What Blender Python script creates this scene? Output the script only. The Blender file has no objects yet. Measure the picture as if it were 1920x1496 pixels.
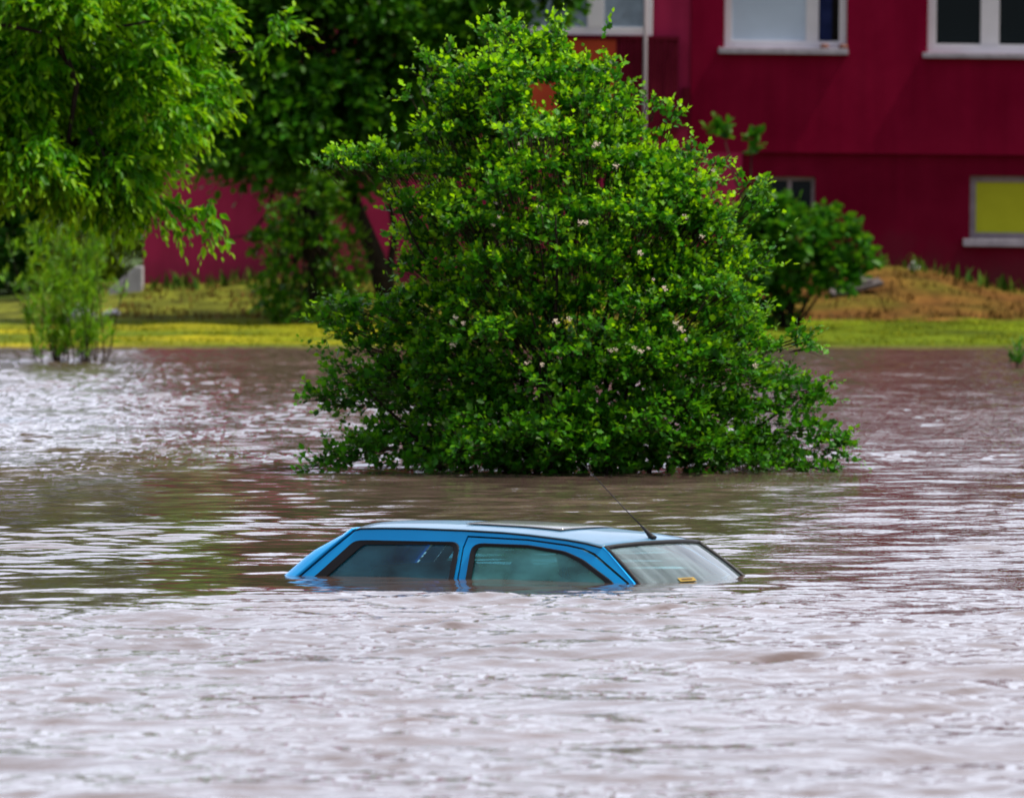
import bpy, bmesh, math, random
import numpy as np
from mathutils import Vector, Matrix
from mathutils.geometry import tessellate_polygon

random.seed(7)
SC = bpy.context.scene
COL = SC.collection
R = math.radians

# ------------------------------------------------------------------ camera
FPX = 20000.0          # focal length in photo pixels (photo is 1920 wide)
CAM_H = 2.64           # camera height above the flood water
HOR = 299.0            # horizon row in the photo
cam = bpy.data.cameras.new('camera')
cam.sensor_width = 36.0
cam.lens = FPX / 1920.0 * 36.0
cam.shift_y = -(748.0 - HOR) / 1920.0
cam.clip_start = 1.0
cam.clip_end = 6000.0
cam.dof.use_dof = True
cam.dof.focus_distance = 74.0
cam.dof.aperture_fstop = 6.0
cam_ob = bpy.data.objects.new('camera', cam)
cam_ob.location = (0, 0, CAM_H)
cam_ob.rotation_euler = (R(90), 0, 0)
COL.objects.link(cam_ob)
SC.camera = cam_ob

# ------------------------------------------------------------------ light
SUN_EL, SUN_AZ = R(60), R(96)       # azimuth clockwise from +Y
world = bpy.data.worlds.new('World')
SC.world = world
world.use_nodes = True
wn, wl = world.node_tree.nodes, world.node_tree.links
wn.clear()
w_out = wn.new('ShaderNodeOutputWorld')
w_sky = wn.new('ShaderNodeTexSky')
w_sky.sky_type = 'NISHITA'
w_sky.sun_disc = False
w_sky.sun_elevation = SUN_EL
w_sky.sun_rotation = SUN_AZ
w_bg = wn.new('ShaderNodeBackground'); w_bg.inputs['Strength'].default_value = 0.12
w_cl = wn.new('ShaderNodeBackground')
w_cl.inputs['Color'].default_value = (0.84, 0.89, 1.05, 1)
w_cl.inputs['Strength'].default_value = 1.22
w_tc = wn.new('ShaderNodeTexCoord')
w_nz = wn.new('ShaderNodeTexNoise'); w_nz.inputs['Scale'].default_value = 2.6
w_nz.inputs['Detail'].default_value = 6
w_rp = wn.new('ShaderNodeValToRGB')
w_rp.color_ramp.elements[0].position = 0.36; w_rp.color_ramp.elements[0].color = (0.68,) * 3 + (1,)
w_rp.color_ramp.elements[1].position = 0.56; w_rp.color_ramp.elements[1].color = (1, 1, 1, 1)
w_mx = wn.new('ShaderNodeMixShader')
w_sp = wn.new('ShaderNodeSeparateXYZ')
w_mr = wn.new('ShaderNodeMapRange'); w_mr.interpolation_type = 'SMOOTHSTEP'   # added unseen cloud bank: bright ahead to light the water, dim behind the camera
w_mr.inputs['From Min'].default_value = 0.1; w_mr.inputs['From Max'].default_value = 1.0
w_mr.inputs['To Min'].default_value = 0.60; w_mr.inputs['To Max'].default_value = 2.05
wl.new(w_tc.outputs['Generated'], w_sp.inputs[0]); wl.new(w_sp.outputs['Y'], w_mr.inputs['Value'])
wl.new(w_mr.outputs['Result'], w_cl.inputs['Strength'])
wl.new(w_tc.outputs['Generated'], w_nz.inputs['Vector'])
wl.new(w_nz.outputs['Fac'], w_rp.inputs['Fac'])
wl.new(w_rp.outputs['Color'], w_mx.inputs['Fac'])
wl.new(w_sky.outputs['Color'], w_bg.inputs['Color'])
wl.new(w_bg.outputs[0], w_mx.inputs[1])
wl.new(w_cl.outputs[0], w_mx.inputs[2])
wl.new(w_mx.outputs[0], w_out.inputs['Surface'])

sun = bpy.data.lights.new('sun', 'SUN')
sun.energy = 5.0
sun.angle = R(4.0)
sun.color = (1.0, 0.93, 0.80)
sun_ob = bpy.data.objects.new('sun', sun)
sd = Vector((math.sin(SUN_AZ) * math.cos(SUN_EL), math.cos(SUN_AZ) * math.cos(SUN_EL), math.sin(SUN_EL)))
sun_ob.rotation_euler = sd.to_track_quat('Z', 'Y').to_euler()
sun_ob.location = sd * 60
COL.objects.link(sun_ob)

vs = SC.view_settings
vs.view_transform = 'Standard'; vs.look = 'None'; vs.exposure = 0.0; vs.gamma = 1.0
SC.cycles.use_denoising = True
SC.cycles.max_bounces = 7
SC.cycles.diffuse_bounces = 3
SC.cycles.glossy_bounces = 4
SC.cycles.transmission_bounces = 4
SC.cycles.transparent_max_bounces = 10
SC.cycles.caustics_reflective = False
SC.cycles.caustics_refractive = False


# ------------------------------------------------------------------ helpers
def tag(o, label=None, cat=None, group=None, kind=None):
    if label: o['label'] = label
    if cat: o['category'] = cat
    if group: o['group'] = group
    if kind: o['kind'] = kind
    return o


def empty(name, loc, rz=0.0):
    o = bpy.data.objects.new(name, None)
    o.location = loc
    o.rotation_euler = (0, 0, rz)
    o.empty_display_size = 0.3
    COL.objects.link(o)
    return o


def link(name, me, mat, parent=None, smooth=False):
    if mat: me.materials.append(mat)
    if smooth:
        me.polygons.foreach_set('use_smooth', np.ones(len(me.polygons), dtype=bool))
    o = bpy.data.objects.new(name, me)
    COL.objects.link(o)
    if parent: o.parent = parent
    return o


def np_mesh(name, verts, loops, totals, attrs=None):
    """verts (n,3); loops flat vertex indices; totals: corners per face"""
    me = bpy.data.meshes.new(name)
    me.vertices.add(len(verts))
    me.vertices.foreach_set('co', np.asarray(verts, dtype=np.float32).ravel())
    me.loops.add(len(loops))
    me.loops.foreach_set('vertex_index', np.asarray(loops, dtype=np.int32))
    totals = np.asarray(totals, dtype=np.int32)
    me.polygons.add(len(totals))
    starts = np.concatenate(([0], np.cumsum(totals)[:-1])).astype(np.int32)
    me.polygons.foreach_set('loop_start', starts)
    me.polygons.foreach_set('loop_total', totals)
    for k, (dom, typ, arr) in (attrs or {}).items():
        a = me.attributes.new(k, typ, dom)
        a.data.foreach_set('value' if typ == 'FLOAT' else 'color', np.asarray(arr, dtype=np.float32).ravel())
    me.update(calc_edges=True)
    me.validate()
    return me


class MB:
    """collects simple shapes; build() links them as one mesh object"""
    def __init__(s): s.v = []; s.f = []
    def add(s, v, f):
        n = len(s.v); s.v += [tuple(p) for p in v]; s.f += [tuple(i + n for i in q) for q in f]; return s
    def box(s, x0, x1, y0, y1, z0, z1):
        v = [(x, y, z) for z in (z0, z1) for y in (y0, y1) for x in (x0, x1)]
        return s.add(v, [(0, 2, 3, 1), (4, 5, 7, 6), (0, 1, 5, 4), (2, 6, 7, 3), (0, 4, 6, 2), (1, 3, 7, 5)])
    def tube(s, pts, rad, n=8, cap=True):
        pts = [Vector(p) for p in pts]
        rr = rad if isinstance(rad, (list, tuple)) else [rad] * len(pts)
        v = []; f = []
        up = Vector((0.13, 0.31, 0.94)).normalized()
        for i, p in enumerate(pts):
            t = (pts[min(i + 1, len(pts) - 1)] - pts[max(i - 1, 0)])
            t = t.normalized() if t.length > 1e-9 else Vector((0, 0, 1))
            a = t.cross(up)
            if a.length < 1e-3: a = t.cross(Vector((1, 0, 0)))
            a.normalize(); b = t.cross(a)
            for k in range(n):
                w = 2 * math.pi * k / n
                v.append(p + (a * math.cos(w) + b * math.sin(w)) * rr[i])
        for i in range(len(pts) - 1):
            for k in range(n):
                f.append((i * n + k, i * n + (k + 1) % n, (i + 1) * n + (k + 1) % n, (i + 1) * n + k))
        if cap:
            f.append(tuple(range(n))[::-1]); f.append(tuple((len(pts) - 1) * n + k for k in range(n)))
        return s.add(v, f)
    def grid(s, fn, nu, nv):
        v = [fn(i / nu, j / nv) for j in range(nv + 1) for i in range(nu + 1)]
        f = [(j * (nu + 1) + i, j * (nu + 1) + i + 1, (j + 1) * (nu + 1) + i + 1, (j + 1) * (nu + 1) + i)
             for j in range(nv) for i in range(nu)]
        return s.add(v, f)
    def build(s, name, mat, parent=None, smooth=False, bevel=0.0, solid=0.0, offset=-1.0):
        me = bpy.data.meshes.new(name)
        me.from_pydata(s.v, [], s.f); me.update()
        o = link(name, me, mat, parent, smooth)
        if solid:
            m = o.modifiers.new('solid', 'SOLIDIFY'); m.thickness = solid; m.offset = offset
        if bevel:
            m = o.modifiers.new('bevel', 'BEVEL'); m.width = bevel; m.segments = 2; m.limit_method = 'ANGLE'
        return o


def at(px, py, d):
    return Vector(((px - 960) / FPX * d, d, CAM_H - (py - HOR) / FPX * d))


# ------------------------------------------------------------------ materials
def new_mat(name):
    m = bpy.data.materials.new(name); m.use_nodes = True
    n, l = m.node_tree.nodes, m.node_tree.links
    return m, n, l, n['Principled BSDF']


def ramp(n, stops):
    r = n.new('ShaderNodeValToRGB')
    e = r.color_ramp.elements
    while len(e) < len(stops): e.new(0.5)
    for q, (p, c) in zip(e, stops):
        q.position = p; q.color = tuple(c) + (1,)
    return r


def simple(name, col, rough=0.5, spec=0.5, metal=0.0, coat=0.0, var=0.0, scale=8.0, bump=0.0):
    m, n, l, b = new_mat(name)
    b.inputs['Base Color'].default_value = tuple(col) + (1,)
    b.inputs['Roughness'].default_value = rough
    b.inputs['Specular IOR Level'].default_value = spec
    b.inputs['Metallic'].default_value = metal
    b.inputs['Coat Weight'].default_value = coat
    b.inputs['Coat Roughness'].default_value = 0.06
    if var or bump:
        tc = n.new('ShaderNodeTexCoord')
        nz = n.new('ShaderNodeTexNoise'); nz.inputs['Scale'].default_value = scale
        nz.inputs['Detail'].default_value = 7; nz.inputs['Roughness'].default_value = 0.62
        l.new(tc.outputs['Object'], nz.inputs['Vector'])
        if var:
            lo = [c * (1 - var) for c in col]; hi = [min(1, c * (1 + var) + 0.004) for c in col]
            r = ramp(n, [(0.3, lo), (0.7, hi)])
            l.new(nz.outputs['Fac'], r.inputs['Fac']); l.new(r.outputs['Color'], b.inputs['Base Color'])
        if bump:
            bp = n.new('ShaderNodeBump'); bp.inputs['Strength'].default_value = 0.5
            bp.inputs['Distance'].default_value = bump
            l.new(nz.outputs['Fac'], bp.inputs['Height']); l.new(bp.outputs['Normal'], b.inputs['Normal'])
    return m


def leaf_mat(name, dark, mid, young_or_lit, trans=0.4, rough=0.45):
    """leaf colour varies from leaf to leaf; 'young' face attribute marks fresh tip leaves, and on the bush its painted sunlit top"""
    m, n, l, b = new_mat(name)
    geo = n.new('ShaderNodeNewGeometry')
    r = ramp(n, [(0.0, dark), (0.55, mid), (1.0, [c * 1.35 for c in mid])])
    l.new(geo.outputs['Random Per Island'], r.inputs['Fac'])
    at_ = n.new('ShaderNodeAttribute'); at_.attribute_name = 'young_or_lit'
    mx = n.new('ShaderNodeMix'); mx.data_type = 'RGBA'
    l.new(at_.outputs['Fac'], mx.inputs['Factor'])
    l.new(r.outputs['Color'], mx.inputs['A'])
    mx.inputs['B'].default_value = tuple(young_or_lit) + (1,)
    l.new(mx.outputs['Result'], b.inputs['Base Color'])
    b.inputs['Roughness'].default_value = rough
    b.inputs['Specular IOR Level'].default_value = 0.22
    tr = n.new('ShaderNodeBsdfTranslucent')
    hs = n.new('ShaderNodeHueSaturation'); hs.inputs['Hue'].default_value = 0.485
    hs.inputs['Value'].default_value = 1.5
    l.new(mx.outputs['Result'], hs.inputs['Color']); l.new(hs.outputs['Color'], tr.inputs['Color'])
    ms = n.new('ShaderNodeMixShader'); ms.inputs['Fac'].default_value = trans
    out = n['Material Output']
    l.new(b.outputs[0], ms.inputs[1]); l.new(tr.outputs[0], ms.inputs[2]); l.new(ms.outputs[0], out.inputs['Surface'])
    return m


def glass_mat(name, tint, rough=0.02, film=0.0, film_col=(0.6, 0.65, 0.65)):
    m, n, l, b = new_mat(name)
    n.remove(b)
    tr = n.new('ShaderNodeBsdfTransparent'); tr.inputs['Color'].default_value = tuple(tint) + (1,)
    gl = n.new('ShaderNodeBsdfGlossy'); gl.inputs['Roughness'].default_value = rough
    fr = n.new('ShaderNodeFresnel'); fr.inputs['IOR'].default_value = 1.5
    ms = n.new('ShaderNodeMixShader')
    l.new(fr.outputs[0], ms.inputs['Fac']); l.new(gl.outputs[0], ms.inputs[2])
    if film:
        df = n.new('ShaderNodeBsdfDiffuse'); df.inputs['Color'].default_value = tuple(film_col) + (1,)
        tc = n.new('ShaderNodeTexCoord'); nz = n.new('ShaderNodeTexNoise')
        nz.inputs['Scale'].default_value = 5.0; nz.inputs['Detail'].default_value = 5
        mp = n.new('ShaderNodeMapping'); mp.inputs['Scale'].default_value = (0.6, 2.5, 0.6)
        l.new(tc.outputs['Object'], mp.inputs['Vector']); l.new(mp.outputs['Vector'], nz.inputs['Vector'])
        r = ramp(n, [(0.3, (film * 0.3,) * 3), (0.7, (min(1, film * 1.6),) * 3)])
        l.new(nz.outputs['Fac'], r.inputs['Fac'])
        m2 = n.new('ShaderNodeMixShader')
        l.new(r.outputs['Color'], m2.inputs['Fac']); l.new(tr.outputs[0], m2.inputs[1]); l.new(df.outputs[0], m2.inputs[2])
        l.new(m2.outputs[0], ms.inputs[1])
    else:
        l.new(tr.outputs[0], ms.inputs[1])
    l.new(ms.outputs[0], n['Material Output'].inputs['Surface'])
    return m


M = {}
def stain(m, z0, z1, col):
    """splash-back dirt near the ground and faint rain streaks on the render"""
    n, l = m.node_tree.nodes, m.node_tree.links
    b = n['Principled BSDF']; src = b.inputs['Base Color'].links[0].from_socket
    geo = n.new('ShaderNodeNewGeometry'); sp = n.new('ShaderNodeSeparateXYZ'); l.new(geo.outputs['Position'], sp.inputs[0])
    nz = n.new('ShaderNodeTexNoise'); nz.inputs['Scale'].default_value = 1.3; nz.inputs['Detail'].default_value = 8
    l.new(geo.outputs['Position'], nz.inputs['Vector'])
    ad = n.new('ShaderNodeMath'); ad.operation = 'MULTIPLY_ADD'; ad.inputs[1].default_value = -1.6
    l.new(nz.outputs['Fac'], ad.inputs[0]); l.new(sp.outputs['Z'], ad.inputs[2])
    mr = n.new('ShaderNodeMapRange'); mr.inputs['From Min'].default_value = z0 - .8; mr.inputs['From Max'].default_value = z1 - .8
    mr.inputs['To Min'].default_value = 0.6; mr.inputs['To Max'].default_value = 0.0
    l.new(ad.outputs[0], mr.inputs['Value'])
    mp = n.new('ShaderNodeMapping'); mp.inputs['Scale'].default_value = (3.5, 1, 0.22)
    n2 = n.new('ShaderNodeTexNoise'); n2.inputs['Scale'].default_value = 1.4; n2.inputs['Detail'].default_value = 5
    l.new(geo.outputs['Position'], mp.inputs['Vector']); l.new(mp.outputs['Vector'], n2.inputs['Vector'])
    r2 = ramp(n, [(0.3, (0.90,) * 3), (0.7, (1.10,) * 3)]); l.new(n2.outputs['Fac'], r2.inputs['Fac'])
    mu = n.new('ShaderNodeMix'); mu.data_type = 'RGBA'; mu.blend_type = 'MULTIPLY'; mu.inputs['Factor'].default_value = 1
    l.new(src, mu.inputs['A']); l.new(r2.outputs['Color'], mu.inputs['B'])
    mx = n.new('ShaderNodeMix'); mx.data_type = 'RGBA'
    l.new(mr.outputs['Result'], mx.inputs['Factor']); l.new(mu.outputs['Result'], mx.inputs['A']); mx.inputs['B'].default_value = tuple(col) + (1,)
    l.new(mx.outputs['Result'], b.inputs['Base Color'])


M['main_render'] = simple('main_render', (0.20, 0.0012, 0.025), 0.85, 0.04, var=0.16, scale=0.9, bump=0.01)
M['base_render'] = simple('base_render', (0.155, 0.001, 0.020), 0.85, 0.04, var=0.2, scale=0.7, bump=0.01)
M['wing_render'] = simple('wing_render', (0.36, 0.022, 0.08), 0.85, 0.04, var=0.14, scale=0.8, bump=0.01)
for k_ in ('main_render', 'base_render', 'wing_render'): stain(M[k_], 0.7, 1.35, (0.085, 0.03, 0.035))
M['plank_render'] = simple('plank_render', (0.10, 0.004, 0.016), 0.8, 0.04, var=0.3, scale=2.0)
M['orange'] = simple('orange', (0.42, 0.045, 0.012), 0.7, 0.3, var=0.15, scale=2)
M['white_frame'] = simple('white_frame', (0.70, 0.68, 0.74), 0.4, 0.4, var=0.05, scale=3)
M['grey_frame'] = simple('grey_frame', (0.26, 0.22, 0.25), 0.7, 0.3, var=0.25, scale=4)
M['sill'] = simple('sill', (0.34, 0.32, 0.38), 0.6, 0.3, var=0.3, scale=5)
M['concrete'] = simple('concrete', (0.40, 0.38, 0.42), 0.9, 0.2, var=0.2, scale=3, bump=0.01)
M['room'] = simple('room', (0.02, 0.02, 0.022), 0.95, 0.1)
M['blue_curtain'] = simple('blue_curtain', (0.02, 0.03, 0.11), 0.9, 0.1, var=0.3, scale=4)
M['board'] = simple('board', (0.44, 0.47, 0.006), 0.6, 0.3, var=0.08, scale=2)
M['brown_pot'] = simple('brown_pot', (0.22, 0.10, 0.08), 0.8, 0.2)
M['dark_glass'] = simple('dark_glass', (0.004, 0.009, 0.011), 0.05, 0.12)
M['pale_glass'] = simple('pale_glass', (0.50, 0.60, 0.74), 0.12, 0.3, var=0.05, scale=1.5)
M['curtain_glass'] = simple('curtain_glass', (0.20, 0.26, 0.34), 0.12, 0.3, var=0.35, scale=4)
M['pipe'] = simple('pipe', (0.24, 0.21, 0.23), 0.5, 0.5, var=0.15, scale=3)
M['bark'] = simple('bark', (0.024, 0.017, 0.013), 0.95, 0.15, var=0.4, scale=14, bump=0.02)
M['twig'] = simple('twig', (0.035, 0.024, 0.012), 0.9, 0.2, var=0.3, scale=10)
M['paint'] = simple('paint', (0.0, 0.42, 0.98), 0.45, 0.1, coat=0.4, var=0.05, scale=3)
M['roof_paint'] = simple('roof_paint', (0.075, 0.20, 0.33), 0.4, 0.2, coat=0.4, var=0.14, scale=5)  # car roof: a greyer, darker blue than the sides
M['rubber'] = simple('rubber', (0.012, 0.012, 0.014), 0.55, 0.35)
M['seat_cloth'] = simple('seat_cloth', (0.018, 0.02, 0.026), 0.95, 0.1, var=0.3, scale=20)
M['sunroof'] = simple('sunroof', (0.16, 0.16, 0.17), 0.12, 0.5)
M['sticker'] = simple('sticker', (0.34, 0.22, 0.03), 0.6, 0.3)
M['sticker_dark'] = simple('sticker_dark', (0.10, 0.05, 0.01), 0.6, 0.3)
M['car_glass'] = glass_mat('car_glass', (0.42, 0.82, 0.80), film=0.52, film_col=(0.14, 0.52, 0.50))
M['car_glass_dark'] = glass_mat('car_glass_dark', (0.26, 0.62, 0.74), film=0.28, film_col=(0.06, 0.32, 0.42))
M['screen_glass'] = glass_mat('screen_glass', (0.60, 0.74, 0.74), film=0.24, film_col=(0.38, 0.49, 0.54))
M['petal'] = simple('petal', (0.62, 0.52, 0.40), 0.7, 0.2, var=0.15, scale=30)
M['plastic_white'] = simple('plastic_white', (0.72, 0.70, 0.76), 0.5, 0.4, var=0.1, scale=6)
M['weathered_board'] = simple('weathered_board', (0.11, 0.095, 0.095), 0.9, 0.2, var=0.3, scale=6)

M['leaf_bush'] = leaf_mat('leaf_bush', (0.009, 0.055, 0.004), (0.032, 0.19, 0.004), (0.29, 0.62, 0.003), 0.42)
M['leaf_maple'] = leaf_mat('leaf_maple', (0.02, 0.115, 0.001), (0.07, 0.29, 0.002), (0.27, 0.52, 0.003), 0.45)
M['leaf_dark'] = leaf_mat('leaf_dark', (0.009, 0.062, 0.002), (0.028, 0.145, 0.003), (0.10, 0.24, 0.004), 0.32)
M['leaf_conifer'] = leaf_mat('leaf_conifer', (0.018, 0.09, 0.003), (0.045, 0.17, 0.004), (0.13, 0.27, 0.005), 0.25)
M['leaf_shrub'] = leaf_mat('leaf_shrub', (0.010, 0.07, 0.003), (0.028, 0.16, 0.005), (0.09, 0.24, 0.006), 0.35)
M['leaf_willow'] = leaf_mat('leaf_willow', (0.05, 0.18, 0.004), (0.11, 0.30, 0.006), (0.24, 0.42, 0.008), 0.35)
M['leaf_yellow'] = leaf_mat('leaf_yellow', (0.10, 0.19, 0.003), (0.19, 0.28, 0.004), (0.30, 0.36, 0.006), 0.35)


# ------------------------------------------------------------------ water
def water_material():
    m, n, l, b = new_mat('flood_water')
    b.inputs['Roughness'].default_value = 0.03
    b.inputs['IOR'].default_value = 1.33
    geo = n.new('ShaderNodeNewGeometry')
    nz = n.new('ShaderNodeTexNoise'); nz.inputs['Scale'].default_value = 0.25; nz.inputs['Detail'].default_value = 4
    l.new(geo.outputs['Position'], nz.inputs['Vector'])
    r = ramp(n, [(0.3, (0.098, 0.063, 0.050)), (0.7, (0.140, 0.093, 0.078))])
    l.new(nz.outputs['Fac'], r.inputs['Fac']); l.new(r.outputs['Color'], b.inputs['Base Color'])
    n2 = n.new('ShaderNodeTexNoise'); n2.inputs['Scale'].default_value = 20.0; n2.inputs['Detail'].default_value = 2
    l.new(geo.outputs['Position'], n2.inputs['Vector'])
    bp = n.new('ShaderNodeBump'); bp.inputs['Distance'].default_value = 0.007
    ra = n.new('ShaderNodeAttribute'); ra.attribute_name = 'ripple'; l.new(ra.outputs['Fac'], bp.inputs['Strength'])
    l.new(n2.outputs['Fac'], bp.inputs['Height']); l.new(bp.outputs['Normal'], b.inputs['Normal'])
    return m


def smooth01(a, b, x):
    t = np.clip((x - a) / (b - a), 0, 1)
    return t * t * (3 - 2 * t)


def vnoise(x, y, seed, n=10, lam=8.0):
    """cheap smooth noise in about -1..1: a few random sines"""
    g = np.random.default_rng(seed)
    s = np.zeros_like(x)
    for _ in range(n):
        a = g.uniform(0, 2 * np.pi); k = 2 * np.pi / (lam * g.uniform(0.6, 1.8))
        s += np.sin(k * (np.cos(a) * x + np.sin(a) * y) + g.uniform(0, 6.28))
    return s / math.sqrt(n)


def build_water():
    g = np.random.default_rng(11)
    rows = [36.0]
    while rows[-1] < 153.0:
        d = rows[-1]; rows.append(d + 0.05 + 0.06 * smooth01(60, 130, d))
    rows = np.array(rows); nc = 760
    hw = 0.048 * rows * 1.32 + 0.6
    u = np.linspace(-1, 1, nc)
    X = hw[:, None] * u[None, :]; Y = np.repeat(rows[:, None], nc, 1)
    gust = vnoise(X, Y * 0.5, 3, 9, 7.0)
    edge = 65.1 + np.minimum(0, X + 1.0) * 1.35 + 0.5 * vnoise(X, Y, 5, 6, 2.2)   # wind line just this side of the car
    near = 1 - smooth01(-1.3, 0.9, Y - edge)
    swell = np.exp(-((Y - 55.6 + 0.30 * (X - 1.5)) / 0.9) ** 2) * smooth01(0.6, 1.8, X)      # a darker swell running in from the side
    far_l = smooth01(86, 104, Y + 4 * vnoise(X, Y, 8, 6, 6.0) + 0.5 * X)
    far = smooth01(84, 108, Y)
    dx, dy = X + 0.2, Y - 67.3
    lee = np.exp(-((dx / 1.9) ** 4 + (dy / 2.1) ** 4))
    fine = 0.24 + 0.76 * near + 1.35 * np.maximum(far_l * (1 - 0.6 * smooth01(0.5, 3.0, X)), 0.40 * far) + 0.08 * gust
    fine = np.clip(fine * (0.9 + 0.35 * vnoise(X, Y * 0.45, 14, 9, 2.2)) * (1 - 0.75 * lee), 0.05, None)
    mid = (1 - near) * (1 - far)
    band = np.clip((0.75 * mid + 0.35) * (0.75 + 0.55 * vnoise(X, Y * 0.35, 9, 9, 2.6)), 0.12, None) * (1 - 0.7 * lee)
    long_ = 0.62 + 0.5 * near + 0.25 * far + 0.18 * gust
    long_ = np.clip(long_ * (1 - 0.6 * lee), 0.1, None)
    Z = np.zeros_like(X)
    for (n, l0, l1, slope, amp, spread) in ((16, 1.3, 3.2, 0.055, near * (0.55 + 0.45 * smooth01(-2, 2, X)) * (1 - 0.8 * lee), 0.7), (30, 0.55, 1.6, 0.052, long_, 0.9), (30, 0.26, 0.6, 0.052, band, 0.85), (48, 0.10, 0.40, 0.14, fine, 0.9)):
        for i in range(n):
            lam = l0 * (l1 / l0) ** g.uniform()
            a = R(-78) + g.normal() * spread * 0.6
            k = 2 * np.pi / lam
            ph = k * (np.cos(a) * X + np.sin(a) * Y) + g.uniform(0, 6.28)
            A = slope * math.sqrt(2.0 / n) / k
            Z += A * amp * np.sin(ph)
    Z += swell * 0.05 * np.sin(2 * np.pi * (Y + 0.3 * X) / 1.5) 
    Z -= 0.004
    fade = np.minimum(1, np.minimum((1 - np.abs(u))[None, :] * 14, np.minimum((Y - 36) / 0.8, (153 - Y) / 1.5)))
    Z *= np.clip(fade, 0, 1)
    nr = len(rows)
    V = np.stack([X, Y, Z], -1).reshape(-1, 3)
    i = np.arange((nr - 1) * (nc - 1)); r0 = i // (nc - 1); c0 = i % (nc - 1)
    a = r0 * nc + c0
    L = np.stack([a, a + 1, a + nc + 1, a + nc], 1).ravel()
    T = np.full(len(a), 4)
    # calm water round the finely rippled part, out to the banks and the horizon
    nb = len(V)
    xa, xb = hw[0], hw[-1]
    y0, y1 = rows[0], rows[-1]
    ext = np.array([(-xa, y0, 0), (xa, y0, 0), (xb, y1, 0), (-xb, y1, 0),
                    (-400, -60, 0), (400, -60, 0), (400, 330, 0), (-400, 330, 0)], dtype=float)
    L = np.concatenate([L, nb + np.array([4, 5, 1, 0, 5, 6, 2, 1, 6, 7, 3, 2, 7, 4, 0, 3])])
    T = np.concatenate([T, [4, 4, 4, 4]])
    V = np.concatenate([V, ext])
    rip = np.concatenate([np.clip(0.16 + 0.40 * near + 0.8 * far + 0.40 * smooth01(0.8, 2.6, X) * (1 - near), 0, 1.2).ravel() * (1 - 0.8 * lee.ravel()), np.full(8, 0.3)])
    me = np_mesh('water', V, L, T, {'ripple': ('POINT', 'FLOAT', rip)})
    o = link('water', me, water_material(), None, True)
    tag(o, 'brown rippled flood water covering the street around the car', 'water', kind='structure')


build_water()


# ------------------------------------------------------------------ ground
def ground_h(x, d):
    """height of the land; water stands at 0"""
    h = np.interp(d, [-100, 60, 140, 148.2, 149.0, 157.5, 160, 163.8, 166, 190, 400, 4000],
                  [-1.5, -1.5, -0.9, -0.06, 0.03, 0.25, 0.30, 0.62, 0.72, 0.85, 1.0, 1.0])
    bump = np.exp(-((x - 5.7) / 1.6) ** 2) * 0.34 + np.exp(-((x + 3.2) / 1.4) ** 2) * 0.14 - 0.12 * np.exp(-((x - 8.5) / 1.6) ** 2)
    h = h + bump * smooth01(158.5, 164, d)
    h = h - 0.30 * smooth01(-5.6, -8.5, x) * smooth01(158, 164, d)
    return h


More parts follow.
